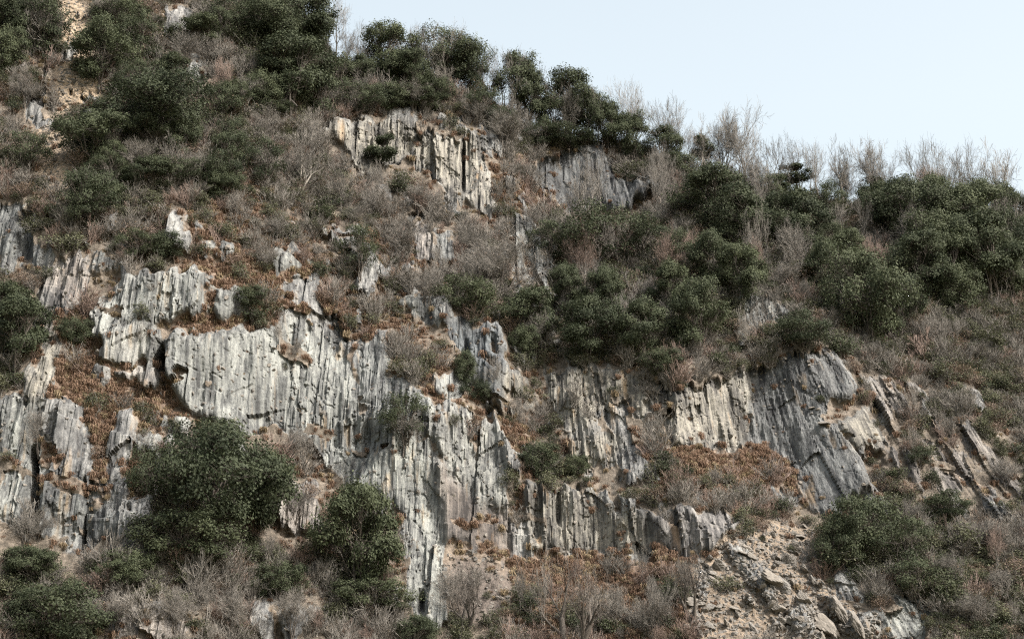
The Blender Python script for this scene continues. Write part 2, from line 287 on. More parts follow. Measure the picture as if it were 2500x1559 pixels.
scc = np.stack([samp(scree_c[..., c], wx, wy) for c in range(3)], -1)
tina = np.concatenate([tin, np.repeat(tin[-1:], nb, 0)], 0); scca = np.concatenate([scc, np.repeat(scc[-1:], nb, 0)], 0)
tona = pad(tone); rusa = pad(samp(russ_w, px, py)); XWa = pad(XW)
NR = NS + nb

# ------------------------------------------------------------------ materials
def mat(name):
    m = bpy.data.materials.new(name); m.use_nodes = True; n = m.node_tree
    b = n.nodes['Principled BSDF']; return m, n, b
def nd(n, typ, **kw):
    x = n.nodes.new(typ)
    for k, v in kw.items(): setattr(x, k, v)
    return x
def noise(n, vec, scale, detail=4, rough=.55):
    x = nd(n, 'ShaderNodeTexNoise'); x.inputs['Scale'].default_value = scale; x.inputs['Detail'].default_value = detail; x.inputs['Roughness'].default_value = rough
    n.links.new(vec, x.inputs['Vector']); return x.outputs['Fac']
def vmul(n, vec, v):
    x = nd(n, 'ShaderNodeVectorMath', operation='MULTIPLY'); n.links.new(vec, x.inputs[0]); x.inputs[1].default_value = v; return x.outputs[0]
def ramp(n, fac, stops):
    x = nd(n, 'ShaderNodeValToRGB'); e = x.color_ramp.elements
    while len(e) < len(stops): e.new(0.5)
    for i, (p, c) in enumerate(stops): e[i].position = p; e[i].color = (*c, 1) if len(c) == 3 else c
    n.links.new(fac, x.inputs[0]); return x.outputs[0]
def mixc(n, fac, a, b, mode='MIX'):
    x = nd(n, 'ShaderNodeMix', data_type='RGBA', blend_type=mode)
    if isinstance(fac, float): x.inputs[0].default_value = fac
    else: n.links.new(fac, x.inputs[0])
    for i, v in ((6, a), (7, b)):
        if isinstance(v, tuple): x.inputs[i].default_value = (*v, 1)
        else: n.links.new(v, x.inputs[i])
    return x.outputs[2]
def math_(n, op, a, b=None):
    x = nd(n, 'ShaderNodeMath', operation=op)
    for i, v in ((0, a), (1, b)):
        if v is None: continue
        if isinstance(v, (int, float)): x.inputs[i].default_value = v
        else: n.links.new(v, x.inputs[i])
    return x.outputs[0]
def attr(n, name, out='Fac'):
    x = nd(n, 'ShaderNodeAttribute'); x.attribute_name = name; return x.outputs[out]

M_T, n, b = mat('hillside_ground')
strata = attr(n, 'strata', 'Vector'); geo = nd(n, 'ShaderNodeNewGeometry').outputs['Position']
s1 = noise(n, vmul(n, strata, (1.3, .5, .05)), 1.0, 5, .6)
s2 = noise(n, vmul(n, strata, (6.5, 1.5, .42)), 1.0, 5, .7)
s5 = noise(n, vmul(n, strata, (2.6, 1.0, .11)), 1.0, 4, .6)
s3 = noise(n, vmul(n, strata, (.35, .35, .16)), 1.0, 4, .6)
s4 = noise(n, geo, 3.2, 6, .7)
f = math_(n, 'ADD', math_(n, 'ADD', math_(n, 'MULTIPLY', s1, .40), math_(n, 'MULTIPLY', s2, .42)), math_(n, 'ADD', math_(n, 'MULTIPLY', s3, .30), math_(n, 'ADD', math_(n, 'MULTIPLY', s4, .26), math_(n, 'MULTIPLY', s5, .35))))
f = math_(n, 'ADD', f, math_(n, 'MULTIPLY', math_(n, 'SUBTRACT', attr(n, 'tone'), .5), .20))
rockc = ramp(n, f, [(.74, (.034, .035, .037)), (.82, (.080, .083, .085)), (.89, (.14, .143, .142)), (1.0, (.232, .237, .231))])
st = ramp(n, noise(n, vmul(n, strata, (.8, .4, .07)), 1.0, 4, .6), [(.60, (0, 0, 0)), (.70, (1, 1, 1))])
rockc = mixc(n, math_(n, 'MULTIPLY', st, .40), rockc, (.30, .21, .12))
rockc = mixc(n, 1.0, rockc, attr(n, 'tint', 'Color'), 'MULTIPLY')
g1 = noise(n, geo, 1.4, 6, .7); g2 = noise(n, geo, .35, 4, .6); g3 = noise(n, geo, 6.0, 5, .7)
soil = ramp(n, g1, [(.3, (.038, .033, .026)), (.48, (.09, .076, .06)), (.62, (.15, .127, .103)), (.75, (.24, .218, .19))])
russ = ramp(n, g1, [(.3, (.07, .047, .034)), (.48, (.15, .105, .077)), (.62, (.22, .172, .135)), (.75, (.30, .27, .235))])
soil = mixc(n, math_(n, 'MULTIPLY', attr(n, 'russet'), .85), soil, russ)
scr = mixc(n, 1.0, ramp(n, math_(n, 'ADD', math_(n, 'MULTIPLY', g1, .5), math_(n, 'MULTIPLY', g3, .5)), [(.35, (.35, .35, .36)), (.5, (.9, .9, .9)), (.68, (1.35, 1.35, 1.32))]), attr(n, 'screec', 'Color'), 'MULTIPLY')
soil = mixc(n, attr(n, 'scree'), soil, scr)
rf = math_(n, 'ADD', attr(n, 'rock'), math_(n, 'MULTIPLY', math_(n, 'SUBTRACT', noise(n, geo, 1.1, 6, .75), .5), 1.1))
rfm = ramp(n, rf, [(.40, (0, 0, 0)), (.56, (1, 1, 1))])
col = mixc(n, rfm, soil, rockc)
n.links.new(col, b.inputs['Base Color']); b.inputs['Roughness'].default_value = .82; b.inputs['Specular IOR Level'].default_value = .35
bp = nd(n, 'ShaderNodeBump'); bp.inputs['Strength'].default_value = .7; bp.inputs['Distance'].default_value = .12
n.links.new(math_(n, 'ADD', s2, s4), bp.inputs['Height']); n.links.new(bp.outputs[0], b.inputs['Normal'])

def leaf_mat(name, dark, light, transl=.22, rough=.5, spec=.5):
    m, n, b = mat(name)
    v = attr(n, 'hue'); oi = nd(n, 'ShaderNodeObjectInfo').outputs['Random']
    fac = math_(n, 'ADD', math_(n, 'MULTIPLY', v, .58), math_(n, 'MULTIPLY', oi, .42))
    c = mixc(n, fac, dark, light)
    n.links.new(c, b.inputs['Base Color']); b.inputs['Roughness'].default_value = rough; b.inputs['Specular IOR Level'].default_value = spec
    tr = nd(n, 'ShaderNodeBsdfTranslucent'); n.links.new(c, tr.inputs[0])
    mx = nd(n, 'ShaderNodeMixShader'); mx.inputs[0].default_value = transl
    n.links.new(b.outputs[0], mx.inputs[1]); n.links.new(tr.outputs[0], mx.inputs[2])
    n.links.new(mx.outputs[0], n.nodes['Material Output'].inputs[0]); return m
def bark_mat(name, a, c):
    m, n, b = mat(name); g = nd(n, 'ShaderNodeTexCoord').outputs['Object']
    oi = nd(n, 'ShaderNodeObjectInfo').outputs['Random']
    fac = math_(n, 'ADD', math_(n, 'MULTIPLY', noise(n, g, 4, 4), .7), math_(n, 'MULTIPLY', oi, .4))
    n.links.new(mixc(n, fac, a, c), b.inputs['Base Color']); b.inputs['Roughness'].default_value = .85; return m
M_LEAF = leaf_mat('evergreen_leaves', (.017, .024, .015), (.078, .092, .052), .2, .65, .12)
M_OLIVE = leaf_mat('olive_leaves', (.038, .044, .026), (.112, .118, .072), .2, .65, .12)
M_DRY = leaf_mat('dry_leaves', (.08, .062, .044), (.165, .128, .092), .15, .7, .2)
M_RUS = leaf_mat('russet_grass', (.118, .074, .051), (.235, .165, .118), .2, .75, .2)
M_STRAW = leaf_mat('straw_grass', (.15, .115, .072), (.29, .23, .15), .2, .75, .2)
M_BARK = bark_mat('dark_bark', (.024, .020, .017), (.078, .067, .056))
M_TWIG = bark_mat('grey_twigs', (.082, .076, .067), (.178, .166, .150))
M_TWIGR = bark_mat('reddish_twigs', (.115, .084, .070), (.215, .162, .138))
M_PALE = bark_mat('pale_bark', (.15, .138, .122), (.29, .268, .24))
M_STONE, n, b = mat('slate_stone')
g = nd(n, 'ShaderNodeTexCoord').outputs['Object']; oi = nd(n, 'ShaderNodeObjectInfo').outputs['Random']
c = ramp(n, noise(n, vmul(n, g, (1, 1, 5)), 1.6, 6, .7), [(.35, (.045, .044, .043)), (.5, (.115, .11, .102)), (.68, (.22, .208, .19))])
n.links.new(mixc(n, math_(n, 'MULTIPLY', oi, .35), c, (.19, .16, .125)), b.inputs['Base Color']); b.inputs['Roughness'].default_value = .85
bp = nd(n, 'ShaderNodeBump'); bp.inputs['Strength'].default_value = .5; bp.inputs['Distance'].default_value = .06
n.links.new(noise(n, vmul(n, g, (2, 2, 9)), 2.5, 5, .7), bp.inputs['Height']); n.links.new(bp.outputs[0], b.inputs['Normal'])

# ------------------------------------------------------------------ mesh building
def make_mesh(name, V, F, mats, hue=None, midx=None, smooth=False):
    me = bpy.data.meshes.new(name)
    V = np.asarray(V, np.float32); F = np.asarray(F, np.int32); k = F.shape[1]
    me.vertices.add(len(V)); me.vertices.foreach_set('co', V.ravel())
    me.loops.add(F.size); me.loops.foreach_set('vertex_index', F.ravel())
    me.polygons.add(len(F)); me.polygons.foreach_set('loop_start', np.arange(len(F), dtype=np.int32) * k)
    if midx is not None: me.polygons.foreach_set('material_index', np.asarray(midx, np.int32))
    me.polygons.foreach_set('use_smooth', np.full(len(F), smooth, bool))
    for m in mats: me.materials.append(m)
    me.update(calc_edges=True)
    if hue is not None:
        a = me.attributes.new('hue', 'FLOAT', 'FACE'); a.data.foreach_set('value', np.asarray(hue, np.float32))
    return me
def link(name, me, parent=None):
    o = bpy.data.objects.new(name, me); COL.objects.link(o)
    if parent: o.parent = parent
    return o

# ------------------------------------------------------------------ terrain objects
def terrain_piece(name, facemask, kind='structure', label=None):
    fi, fj = np.nonzero(facemask)
    if len(fi) == 0: return None
    a = fi * NX + fj; q = np.stack([a, a + 1, a + NX + 1, a + NX], -1)
    u, inv = np.unique(q, return_inverse=True); F = inv.reshape(q.shape)
    V = np.stack([Xa.ravel()[u], Ya.ravel()[u], Za.ravel()[u]], -1)
    me = make_mesh(name, V, F, [M_T])
    for nm, arr in (('rock', rka), ('scree', sca), ('russet', rusa), ('tone', tona)):
        t = me.attributes.new(nm, 'FLOAT', 'POINT'); t.data.foreach_set('value', arr.ravel()[u].astype(np.float32))
    for nm, arr in (('tint', tina), ('screec', scca)):
        t = me.attributes.new(nm, 'FLOAT_COLOR', 'POINT'); d = np.ones((len(u), 4), np.float32); d[:, :3] = arr.reshape(-1, 3)[u]; t.data.foreach_set('color', d.ravel())
    t = me.attributes.new('strata', 'FLOAT_VECTOR', 'POINT')
    t.data.foreach_set('vector', np.stack([XWa.ravel()[u], Ya.ravel()[u], Za.ravel()[u]], -1).astype(np.float32).ravel())
    o = link(name, me); o['kind'] = kind
    if label: o['label'] = label
    return o
frid = rida[:-1, :-1]; fsid = sida[:-1, :-1]
used = np.zeros(frid.shape, bool)
for k, r_ in enumerate(ROCK):
    m = frid == k + 1
    if m.sum() > 60:
        terrain_piece('cliff_face', m, label=r_[0]); used |= m
for k, r_ in enumerate(SCREE):
    m = (fsid == k + 1) & ~used
    if m.sum() > 60:
        terrain_piece(r_[0], m, label=r_[1]); used |= m
terrain_piece('hillside', ~used, label='steep scrubby mountainside rising to a wooded ridge')
bm = bmesh.new(); bmesh.ops.create_circle(bm, cap_ends=True, segments=96, radius=3000)
me = bpy.data.meshes.new('valley_floor'); bm.to_mesh(me); bm.free()
M_F, n, b = mat('valley_grass'); g = nd(n, 'ShaderNodeNewGeometry').outputs['Position']
n.links.new(ramp(n, noise(n, g, .3, 8, .7), [(.35, (.07, .07, .04)), (.6, (.17, .15, .09))]), b.inputs['Base Color']); b.inputs['Roughness'].default_value = .9
me.materials.append(M_F); o = link('valley_floor', me); o['kind'] = 'structure'; o['label'] = 'flat grassy valley floor below the mountainside'

# lookup from survey position to the surface
LW, LH = 1213, 980; LY0 = -200
lut = np.full((LH, LW), -1, np.int64)
ii = ((py - LY0) / 2).astype(int); jj = (px / 2).astype(int)
ok = (ii >= 0) & (ii < LH) & (jj >= 0) & (jj < LW)
idx = np.nonzero(ok.ravel())[0]; order = np.argsort(-Y.ravel()[idx]); idx = idx[order]
lut[ii.ravel()[idx], jj.ravel()[idx]] = idx
for _ in range(6):
    for ax, sh in ((0, 1), (0, -1), (1, 1), (1, -1)):
        r_ = np.roll(lut, sh, ax); lut = np.where(lut < 0, r_, lut)
XF, YF, ZF, RF = X.ravel(), Y.ravel(), Z.ravel(), rk.ravel()
def at(pxv, pyv):
    i = int((pyv - LY0) / 2); j = int(min(max(pxv, 2), 2422) / 2)
    i = min(max(i, 0), LH - 1)
    while i < LH - 1 and lut[i, j] < 0: i += 1
    k = lut[i, j]; return Vector((XF[k], YF[k], ZF[k]))
def mpp(p): return (p.y * math.cos(PITCH) + (p.z - CZ) * math.sin(PITCH)) * HF / 1212.5

# ------------------------------------------------------------------ plants
def tubes(segs, sides):
    """segs: rows of p0(3) p1(3) r0 r1 -> verts, quads"""
    s = np.asarray(segs, float); p0 = s[:, :3]; p1 = s[:, 3:6]; d = p1 - p0; d /= np.linalg.norm(d, axis=1, keepdims=True) + 1e-9
    ref = np.where(np.abs(d[:, 2:3]) > .9, np.array([[1., 0, 0]]), np.array([[0, 0, 1.]]))
    u = np.cross(d, ref); u /= np.linalg.norm(u, axis=1, keepdims=True); v = np.cross(d, u)
    an = np.arange(sides) * 2 * np.pi / sides
    ring = u[:, None] * np.cos(an)[None, :, None] + v[:, None] * np.sin(an)[None, :, None]
    V = np.concatenate([p0[:, None] + ring * s[:, 6, None, None], p1[:, None] + ring * s[:, 7, None, None]], 1).reshape(-1, 3)
    base = (np.arange(len(s)) * 2 * sides)[:, None, None]; k = np.arange(sides); k2 = (k + 1) % sides
    q = np.stack([k, k2, k2 + sides, k + sides], -1)[None]
    return V, (base + q).reshape(-1, 4)
def leaves(P, N, L, W, r):
    """diamond leaves at P facing about N"""
    n_ = len(P); N = N + r.normal(0, .42, (n_, 3)); N /= np.linalg.norm(N, axis=1, keepdims=True)
    t = r.normal(0, 1, (n_, 3)); t -= N * (t * N).sum(1, keepdims=True); t /= np.linalg.norm(t, axis=1, keepdims=True); bb = np.cross(N, t)
    L = L * r.uniform(.6, 1.3, (n_, 1)); W = W * r.uniform(.6, 1.3, (n_, 1))
    V = np.stack([P - t * L / 2, P + bb * W / 2, P + t * L / 2, P - bb * W / 2], 1).reshape(-1, 3)
    return V, np.arange(n_ * 4).reshape(-1, 4)
def path(p, q, r0, r1, n_, wob, r, sag=0.0):
    p = np.asarray(p, float); q = np.asarray(q, float); L = np.linalg.norm(q - p); pts = []
    for i in range(n_ + 1):
        t = i / n_; c = p + (q - p) * t
        if 0 < i < n_: c = c + r.normal(0, wob * L, 3)
        c[2] += sag * L * 4 * t * (1 - t); pts.append(c)
    rad = np.linspace(r0, r1, n_ + 1)
    return [[*pts[i], *pts[i + 1], rad[i], rad[i + 1]] for i in range(n_)], pts

def evergreen(seed, H=9., W=8., stems=3, bare=.3, lobes=13, puffs=20, per=40, flat=.8, gap=0.0, lsize=.27):
    """unit tree: returns trunk mesh, crown mesh"""
    r = np.random.default_rng(seed); segs = []; P = []; N = []; HU = []
    zc = H * (bare + (1 - bare) * .48); ch = H * (1 - bare) * .5
    tops = []
    for k in range(stems):
        a = r.uniform(0, 6.28); rr = r.uniform(.1, .3) * W * (.5 if stems > 1 else .1)
        base = (r.normal(0, .22), r.normal(0, .22), -1.2)
        s_, pts = path(base, (math.cos(a) * rr, math.sin(a) * rr, zc + ch * r.uniform(0, .5)), .17 * H / 9 * (1.4 if stems == 1 else .9), .05, 6, .03, r)
        segs += s_; tops.append(pts)
    cs = []
    for k in range(lobes):
        for _ in range(40):
            v = r.normal(0, 1, 3); v /= np.linalg.norm(v); rad = r.uniform(.3, .86) ** .55
            c = np.array([v[0] * W * .5 * rad, v[1] * W * .5 * rad, zc + v[2] * ch * rad])
            if all(np.linalg.norm((c - d) * (1, 1, 1.3)) > W * .17 for d in cs): break
        cs.append(c)
    cs.append(np.array([0, 0, zc + ch * .7]))
    for c in cs:
        lr = W * r.uniform(.13, .21)
        pts = tops[r.integers(len(tops))]; st = pts[r.integers(2, 6)]
        s_, pp = path(st, c, .07, .03, 4, .07, r, .08); segs += s_
        hue = r.uniform(0, 1)
        for j in range(puffs):
            v = r.normal(0, 1, 3); v[2] = abs(v[2]) * .9 - .25; v /= np.linalg.norm(v)
            p = c + v * lr * r.uniform(.72, 1.08) * (1, 1, flat)
            if r.uniform() < gap: continue
            s_, _ = path(pp[r.integers(2, 5)], p, .022, .012, 2, .1, r); segs += s_
            q = r.normal(0, 1, (per, 3)) * (.36, .36, .30) * (W / 8) ** .5
            out = v + np.array([0, 0, .2])
            P.append(p + q); N.append(np.repeat(out[None], per, 0)); HU.append(np.clip(hue * .5 + r.uniform(-.1, .35) + r.uniform(0, .35, per), 0, 1))
    P = np.concatenate(P); N = np.concatenate(N); HU = np.concatenate(HU)
    V, F = tubes(segs, 5)
    tm = make_mesh('trunk', V, F, [M_BARK], smooth=True)
    V, F = leaves(P, N, lsize, lsize * .55, r)
    return tm, make_mesh('crown', V, F, [M_LEAF], hue=HU)

def bare_tree(seed, H=9., W=7., stems=1, upright=.5, depth=4, bark=None, twig=None, rad=.12, dens=4):
    r = np.random.default_rng(seed); big = []; fine = []
    def grow(p, d, L, ra, lev):
        n_ = 3; q = p
        for i in range(n_):
            d2 = d + r.normal(0, .14, 3); d2[2] += .05 * upright; d2 /= np.linalg.norm(d2)
            e = q + d2 * L / n_; r1 = ra * (1 - .22)
            (big if lev <= 1 else fine).append([*q, *e, max(ra, .0095), max(r1, .008)])
            if lev < depth and (i > 0 or lev > 0):
                for _ in range(2 if lev < 2 else r.integers(1, dens)):
                    side = r.normal(0, 1, 3); side -= d2 * side.dot(d2); side /= np.linalg.norm(side)
                    sp = r.uniform(.45, .95)
                    nd_ = d2 * (1 - .3 * sp) + side * sp; nd_[2] += .25 * upright; nd_ /= np.linalg.norm(nd_)
                    grow(e, nd_, L * r.uniform(.5, .74), r1 * r.uniform(.45, .65), lev + 1)
            q, d, ra = e, d2, r1
    for k in range(stems):
        a = r.uniform(0, 6.28); t = r.uniform(.05, .25) if stems == 1 else r.uniform(.25, .7) * (1.2 - upright)
        grow(np.array([r.normal(0, .1), r.normal(0, .1), -.8]), np.array([math.cos(a) * t, math.sin(a) * t, 1.]), H * .52, rad, 0)
    big = np.array(big); fine = np.array(fine)
    allp = np.concatenate([big, fine]); zmax = allp[:, 5].max(); wmax = np.abs(allp[:, 3:5]).max() * 2
    sc_ = np.array([W / wmax, W / wmax, H / zmax])
    for arr in (big, fine): arr[:, :3] *= sc_; arr[:, 3:6] *= sc_
    V, F = tubes(big, 5); tm = make_mesh('trunk', V, F, [bark or M_BARK], smooth=True)
    V, F = tubes(fine, 3); cm = make_mesh('crown', V, F, [twig or M_TWIG])
    return tm, cm

def leafy_shrub(seed, W=2.4, H=1.7, nl=900, mat_=None, ls=.17, twig=None):
    r = np.random.default_rng(seed); segs = []; P = []; N = []; HU = []
    for k in range(16):
        a = r.uniform(0, 6.28); rr = math.sqrt(r.uniform(.02, 1)) * W * .42
        tip = np.array([math.cos(a) * rr, math.sin(a) * rr, H * (1 - .6 * (rr / (W * .5)) ** 2) * r.uniform(.55, 1.05)])
        s_, pts = path((r.normal(0, .08), r.normal(0, .08), -.4), tip, .035, .012, 4, .06, r, .05); segs += s_
        hue = r.uniform(0, .5); m = nl // 16
        c = tip if r.uniform() < .7 else pts[3]
        q = r.normal(0, 1, (m, 3)) * (W * .13, W * .13, H * .12)
        P.append(c + q); N.append(q * 1.2 / W + np.array([0, -.1, .7])); HU.append(np.clip(hue + r.uniform(0, .6, m), 0, 1))
        for j in range(5):
            s_, _ = path(pts[r.integers(2, 5)], c + r.normal(0, 1, 3) * (W * .16, W * .16, H * .16), .012, .008, 1, 0, r); segs += s_
    P = np.concatenate(P); N = np.concatenate(N); HU = np.concatenate(HU)
    V, F = tubes(segs, 3); sm = make_mesh('stems', V, F, [twig or M_TWIG])
    V, F = leaves(P, N, ls, ls * .6, r); fm = make_mesh('foliage', V, F, [mat_ or M_OLIVE], hue=HU)
    return sm, fm

def twig_shrub(seed, W=2.4, H=1.9, n_=26, twig=None):
    r = np.random.default_rng(seed); big = []; fine = []
    for k in range(n_):
        a = r.uniform(0, 6.28); rr = math.sqrt(r.uniform(.02, 1)) * W * .5
        tip = np.array([math.cos(a) * rr, math.sin(a) * rr, H * (1 - .5 * (rr / (W * .5)) ** 2) * r.uniform(.6, 1.05)])
        s_, pts = path((r.normal(0, .12), r.normal(0, .12), -.4), tip, .024, .012, 4, .05, r, .08); big += s_
        for j in range(8):
            p = pts[r.integers(1, 5)]; d = (tip - pts[0]) / np.linalg.norm(tip - pts[0]) + r.normal(0, .45, 3); d[2] += .2
            e = p + d * r.uniform(.25, .6) * H * .5
            s_, pp = path(p, e, .014, .009, 2, .06, r); fine += s_
            for _ in range(2):
                e2 = pp[1] + (d + r.normal(0, .5, 3)) * r.uniform(.12, .3) * H * .5; fine.append([*pp[1], *e2, .010, .007])
    V, F = tubes(big, 3); sm = make_mesh('stems', V, F, [twig or M_TWIG])
    V, F = tubes(fine, 3); fm = make_mesh('twigs', V, F, [twig or M_TWIG])
    return sm, fm

def tuft(seed, n_=90, H=.7, W=.9, m_=None):
    r = np.random.default_rng(seed); a = r.uniform(0, 6.28, n_); b0 = np.stack([r.normal(0, .16, n_), r.normal(0, .16, n_), np.full(n_, -.12)], 1)
    d = np.stack([np.cos(a), np.sin(a), a * 0], 1); rr = r.uniform(.15, .55, n_)[:, None] * W; h = r.uniform(.5, 1, n_)[:, None] * H
    m = b0 + d * rr * .5 + np.array([0, 0, 1]) * h; t = b0 + d * rr * 1.25 + np.array([0, 0, 1]) * h * r.uniform(.35, .95, (n_, 1))
    s = np.stack([-np.sin(a), np.cos(a), a * 0], 1) * .022
    V = np.stack([b0 - s, b0 + s, m + s, m - s, m - s, m + s, t + s * .3, t - s * .3], 1).reshape(-1, 3)
    k = (np.arange(n_) * 8)[:, None]
    F = np.concatenate([k + np.array([[0, 1, 2, 3]]), k + np.array([[4, 5, 6, 7]])], 0)
    return make_mesh('tuft', V, F, [m_ or M_RUS], hue=r.uniform(0, 1, len(F)))

EV = {
 'round': evergreen(1, 9, 8, 2, .22, 14, 26, 40, .95),
 'dome': evergreen(2, 9, 10, 3, .15, 17, 26, 40, .9),
 'tall': evergreen(3, 10, 7, 5, .22, 14, 24, 42, .95, .05),
 'open': evergreen(4, 9.5, 7.5, 6, .28, 13, 22, 38, .9, .08),
 'low': evergreen(5, 6, 7.5, 4, .08, 15, 22, 36, .9, .05, .24),
 'loose': evergreen(6, 8, 8, 3, .25, 13, 17, 32, .8, .25),
 'pine': evergreen(8, 9, 5.5, 1, .45, 9, 16, 40, .45, .1, .3),
}
EVB = {}
for k_, (tm_, cm_) in EV.items():
    a_ = np.zeros(len(cm_.vertices) * 3, np.float32); cm_.vertices.foreach_get('co', a_); a_ = a_.reshape(-1, 3)
    EVB[k_] = (float(np.percentile(a_[:, 2], 97.5)), float(np.percentile(np.hypot(a_[:, 0], a_[:, 1]), 91) * 2))
BT = {
 'upright': bare_tree(11, 9, 5.5, 1, .9, 4, M_TWIG, M_TWIG, .14, 3),
 'fan': bare_tree(12, 9, 8.5, 2, .55, 4, M_TWIG, M_TWIG, .14, 3),
 'dark': bare_tree(13, 8, 9, 3, .3, 4, M_BARK, M_TWIG, .19),
 'spread': bare_tree(14, 7, 8, 4, .35, 4, M_BARK, M_TWIG, .11),
 'pale': bare_tree(15, 9, 6, 2, .6, 4, M_PALE, M_TWIG, .14, 3),
 'red': bare_tree(16, 8, 6, 4, .7, 4, M_PALE, M_TWIGR, .10, 3),
}
BT['big'] = bare_tree(17, 9, 7, 2, .5, 4, M_BARK, M_BARK, .42, 3)
BTB = {'big': (9, 7), 'upright': (9, 5.5), 'fan': (9, 8.5), 'dark': (8, 9), 'spread': (7, 8), 'pale': (9, 6), 'red': (8, 6)}
LS = [leafy_shrub(21), leafy_shrub(22, 2.6, 1.4), leafy_shrub(23, 2.2, 2.0), leafy_shrub(24, 2.4, 1.7, 600, M_DRY, .15, M_TWIGR), leafy_shrub(25, 2.4, 1.6, 900, M_LEAF, .18)]
TS = [twig_shrub(31), twig_shrub(32, 2.8, 1.6), twig_shrub(33, 2.2, 2.2), twig_shrub(34, 2.4, 1.7, 26, M_TWIGR), twig_shrub(35, 2.6, 1.5, 24)]
TU = [tuft(41), tuft(42, 80, .55, 1.1), tuft(43, 90, .7, .9, M_STRAW), tuft(44, 110, .8, 1.0)]

# ------------------------------------------------------------------ labels that single each plant out
MARKS = [(185,200,'the tan earth chute'),(425,50,'the grey rock columns near the top'),(1090,400,'the tall cream cliff'),(1400,440,'the dark bluish cliff'),(640,890,'the broad pale grooved cliff'),
 (1000,1250,'the slender white buttress'),(1930,1050,'the dark overhanging cliff'),(1680,980,'the bright fluted cliff'),(1820,1390,'the tan boulder scree'),(240,990,'the russet grass slope'),
 (1340,1220,'the long beige wall'),(1140,1400,'the grey dust slope'),(60,550,'the far left crag'),(1170,110,'the upper skyline'),(2150,440,'the lower skyline'),(1700,1120,'the russet ledge'),
 (2280,1080,'the pinkish grooved slope'),(1140,850,'the dark columned crag'),(690,620,'the pale outcrop with russet fringe'),(2130,1460,'the whitish leaning slab'),(1620,780,'the dark middle thicket'),
 (1820,740,'the broken grey crags'),(430,700,'the grey ribbed band'),(150,1180,'the black crevice'),(400,1470,'the pinkish rocks at the bottom edge'),(640,370,'the upper grey twig slope'),
 (900,560,'the upper middle scrub'),(2330,800,'the right edge scrub slope'),(1590,1430,'the leafless lower thicket'),(1700,400,'the ridge dip'),(1250,620,'the scattered grey ribs'),(2200,1300,'the lower right scrub'),(700,1200,'the short pale columns'),(130,1330,'the lower left scrub')]
REG = []
def register(o, base, px_, py_, cat, group):
    o['category'] = cat; o['group'] = group
    d = [((px_ - m[0]) ** 2 + 1.3 * (py_ - m[1]) ** 2, m) for m in MARKS]; m = min(d, key=lambda t: t[0])[1]
    dx, dy = px_ - m[0], py_ - m[1]
    rel = ('right of' if dx > 0 else 'left of') if abs(dx) > abs(dy) else ('below' if dy > 0 else 'above')
    REG.append((o, base, rel, m[2], px_, py_))
ORD = ['first', 'second', 'third', 'fourth', 'fifth', 'sixth', 'seventh', 'eighth', 'ninth', 'tenth', 'eleventh', 'twelfth', 'thirteenth', 'fourteenth', 'fifteenth', 'sixteenth', 'seventeenth', 'eighteenth', 'nineteenth', 'twentieth']
def finish_labels():
    d = {}
    for t in REG: d.setdefault((t[1], t[2], t[3]), []).append(t)
    for (base, rel, mk), L in d.items():
        L.sort(key=lambda t: t[4])
        for i, t in enumerate(L):
            s = f'{base} {rel} {mk}'
            if len(L) > 1:
                s += (', leftmost' if i == 0 else ', rightmost' if i == len(L) - 1 else f', {ORD[min(i, 19)]} from left')
            t[0]['label'] = s if len(s.split()) < 17 else s.replace(' tree', '', 1).replace(', the', ',')
def instance(name, meshes, names, loc, scale, rz, tilt=(0, 0)):
    o = bpy.data.objects.new(name, None); COL.objects.link(o)
    o.location = loc; o.scale = scale; o.rotation_euler = (tilt[0], tilt[1], rz); o.empty_display_size = .5
    for me, nm in zip(meshes, names): link(nm, me, o)
    return o
def size_word(h): return 'tall' if h > 8.5 else 'medium' if h > 5.5 else 'small'
EVW = {'round': 'round dark evergreen tree', 'dome': 'broad domed evergreen tree', 'tall': 'high-crowned evergreen tree', 'open': 'open many-stemmed evergreen tree', 'low': 'low bushy evergreen tree', 'loose': 'loose-crowned evergreen tree', 'pine': 'thin evergreen tree with tufted crown'}
BTW = {'big': 'big leafless tree with crooked dark limbs', 'upright': 'upright leafless grey tree', 'fan': 'fan-shaped leafless grey tree', 'dark': 'leafless tree with dark spreading limbs', 'spread': 'low spreading leafless tree', 'pale': 'leafless tree with pale trunk', 'red': 'reddish leafless tree with pale stems'}
def put_evergreen(form, cx, cy, w_, h_, by, sink=0.0):
    if cx > 1240 and 600 < by < 900 and cy > 560 and form != 'pine': h_ *= 1.18; w_ *= .92; cy = by - h_ * .55 if by - cy < h_ * .5 else cy
    p = at(cx, by); k = mpp(p); H0, W0 = EVB[form]
    H = max((by - (cy - h_ / 2)) * k / .96, 1.5); W = w_ * k
    o = instance('evergreen_tree', EV[form], ('trunk', 'crown'), p - Vector((0, 0, .2 + sink)), (W / W0, W / W0, H / H0), random.uniform(0, 6.28), (random.uniform(-.05, .09), random.uniform(-.06, .06)))
    register(o, size_word(H) + ' ' + EVW[form], cx, cy, 'tree', 'evergreen trees on the mountainside')
def put_bare(form, bx, by, w_, h_):
    p = at(bx, by); k = mpp(p); H0, W0 = BTB[form]
    o = instance('bare_tree', BT[form], ('trunk', 'crown'), p - Vector((0, 0, .15)), (w_ * k / W0, w_ * k / W0, h_ * k / .96 / H0), random.uniform(0, 6.28), (random.uniform(-.05, .12), random.uniform(-.08, .08)))
    register(o, BTW[form], bx, by - h_ / 2, 'tree', 'leafless trees on the mountainside')

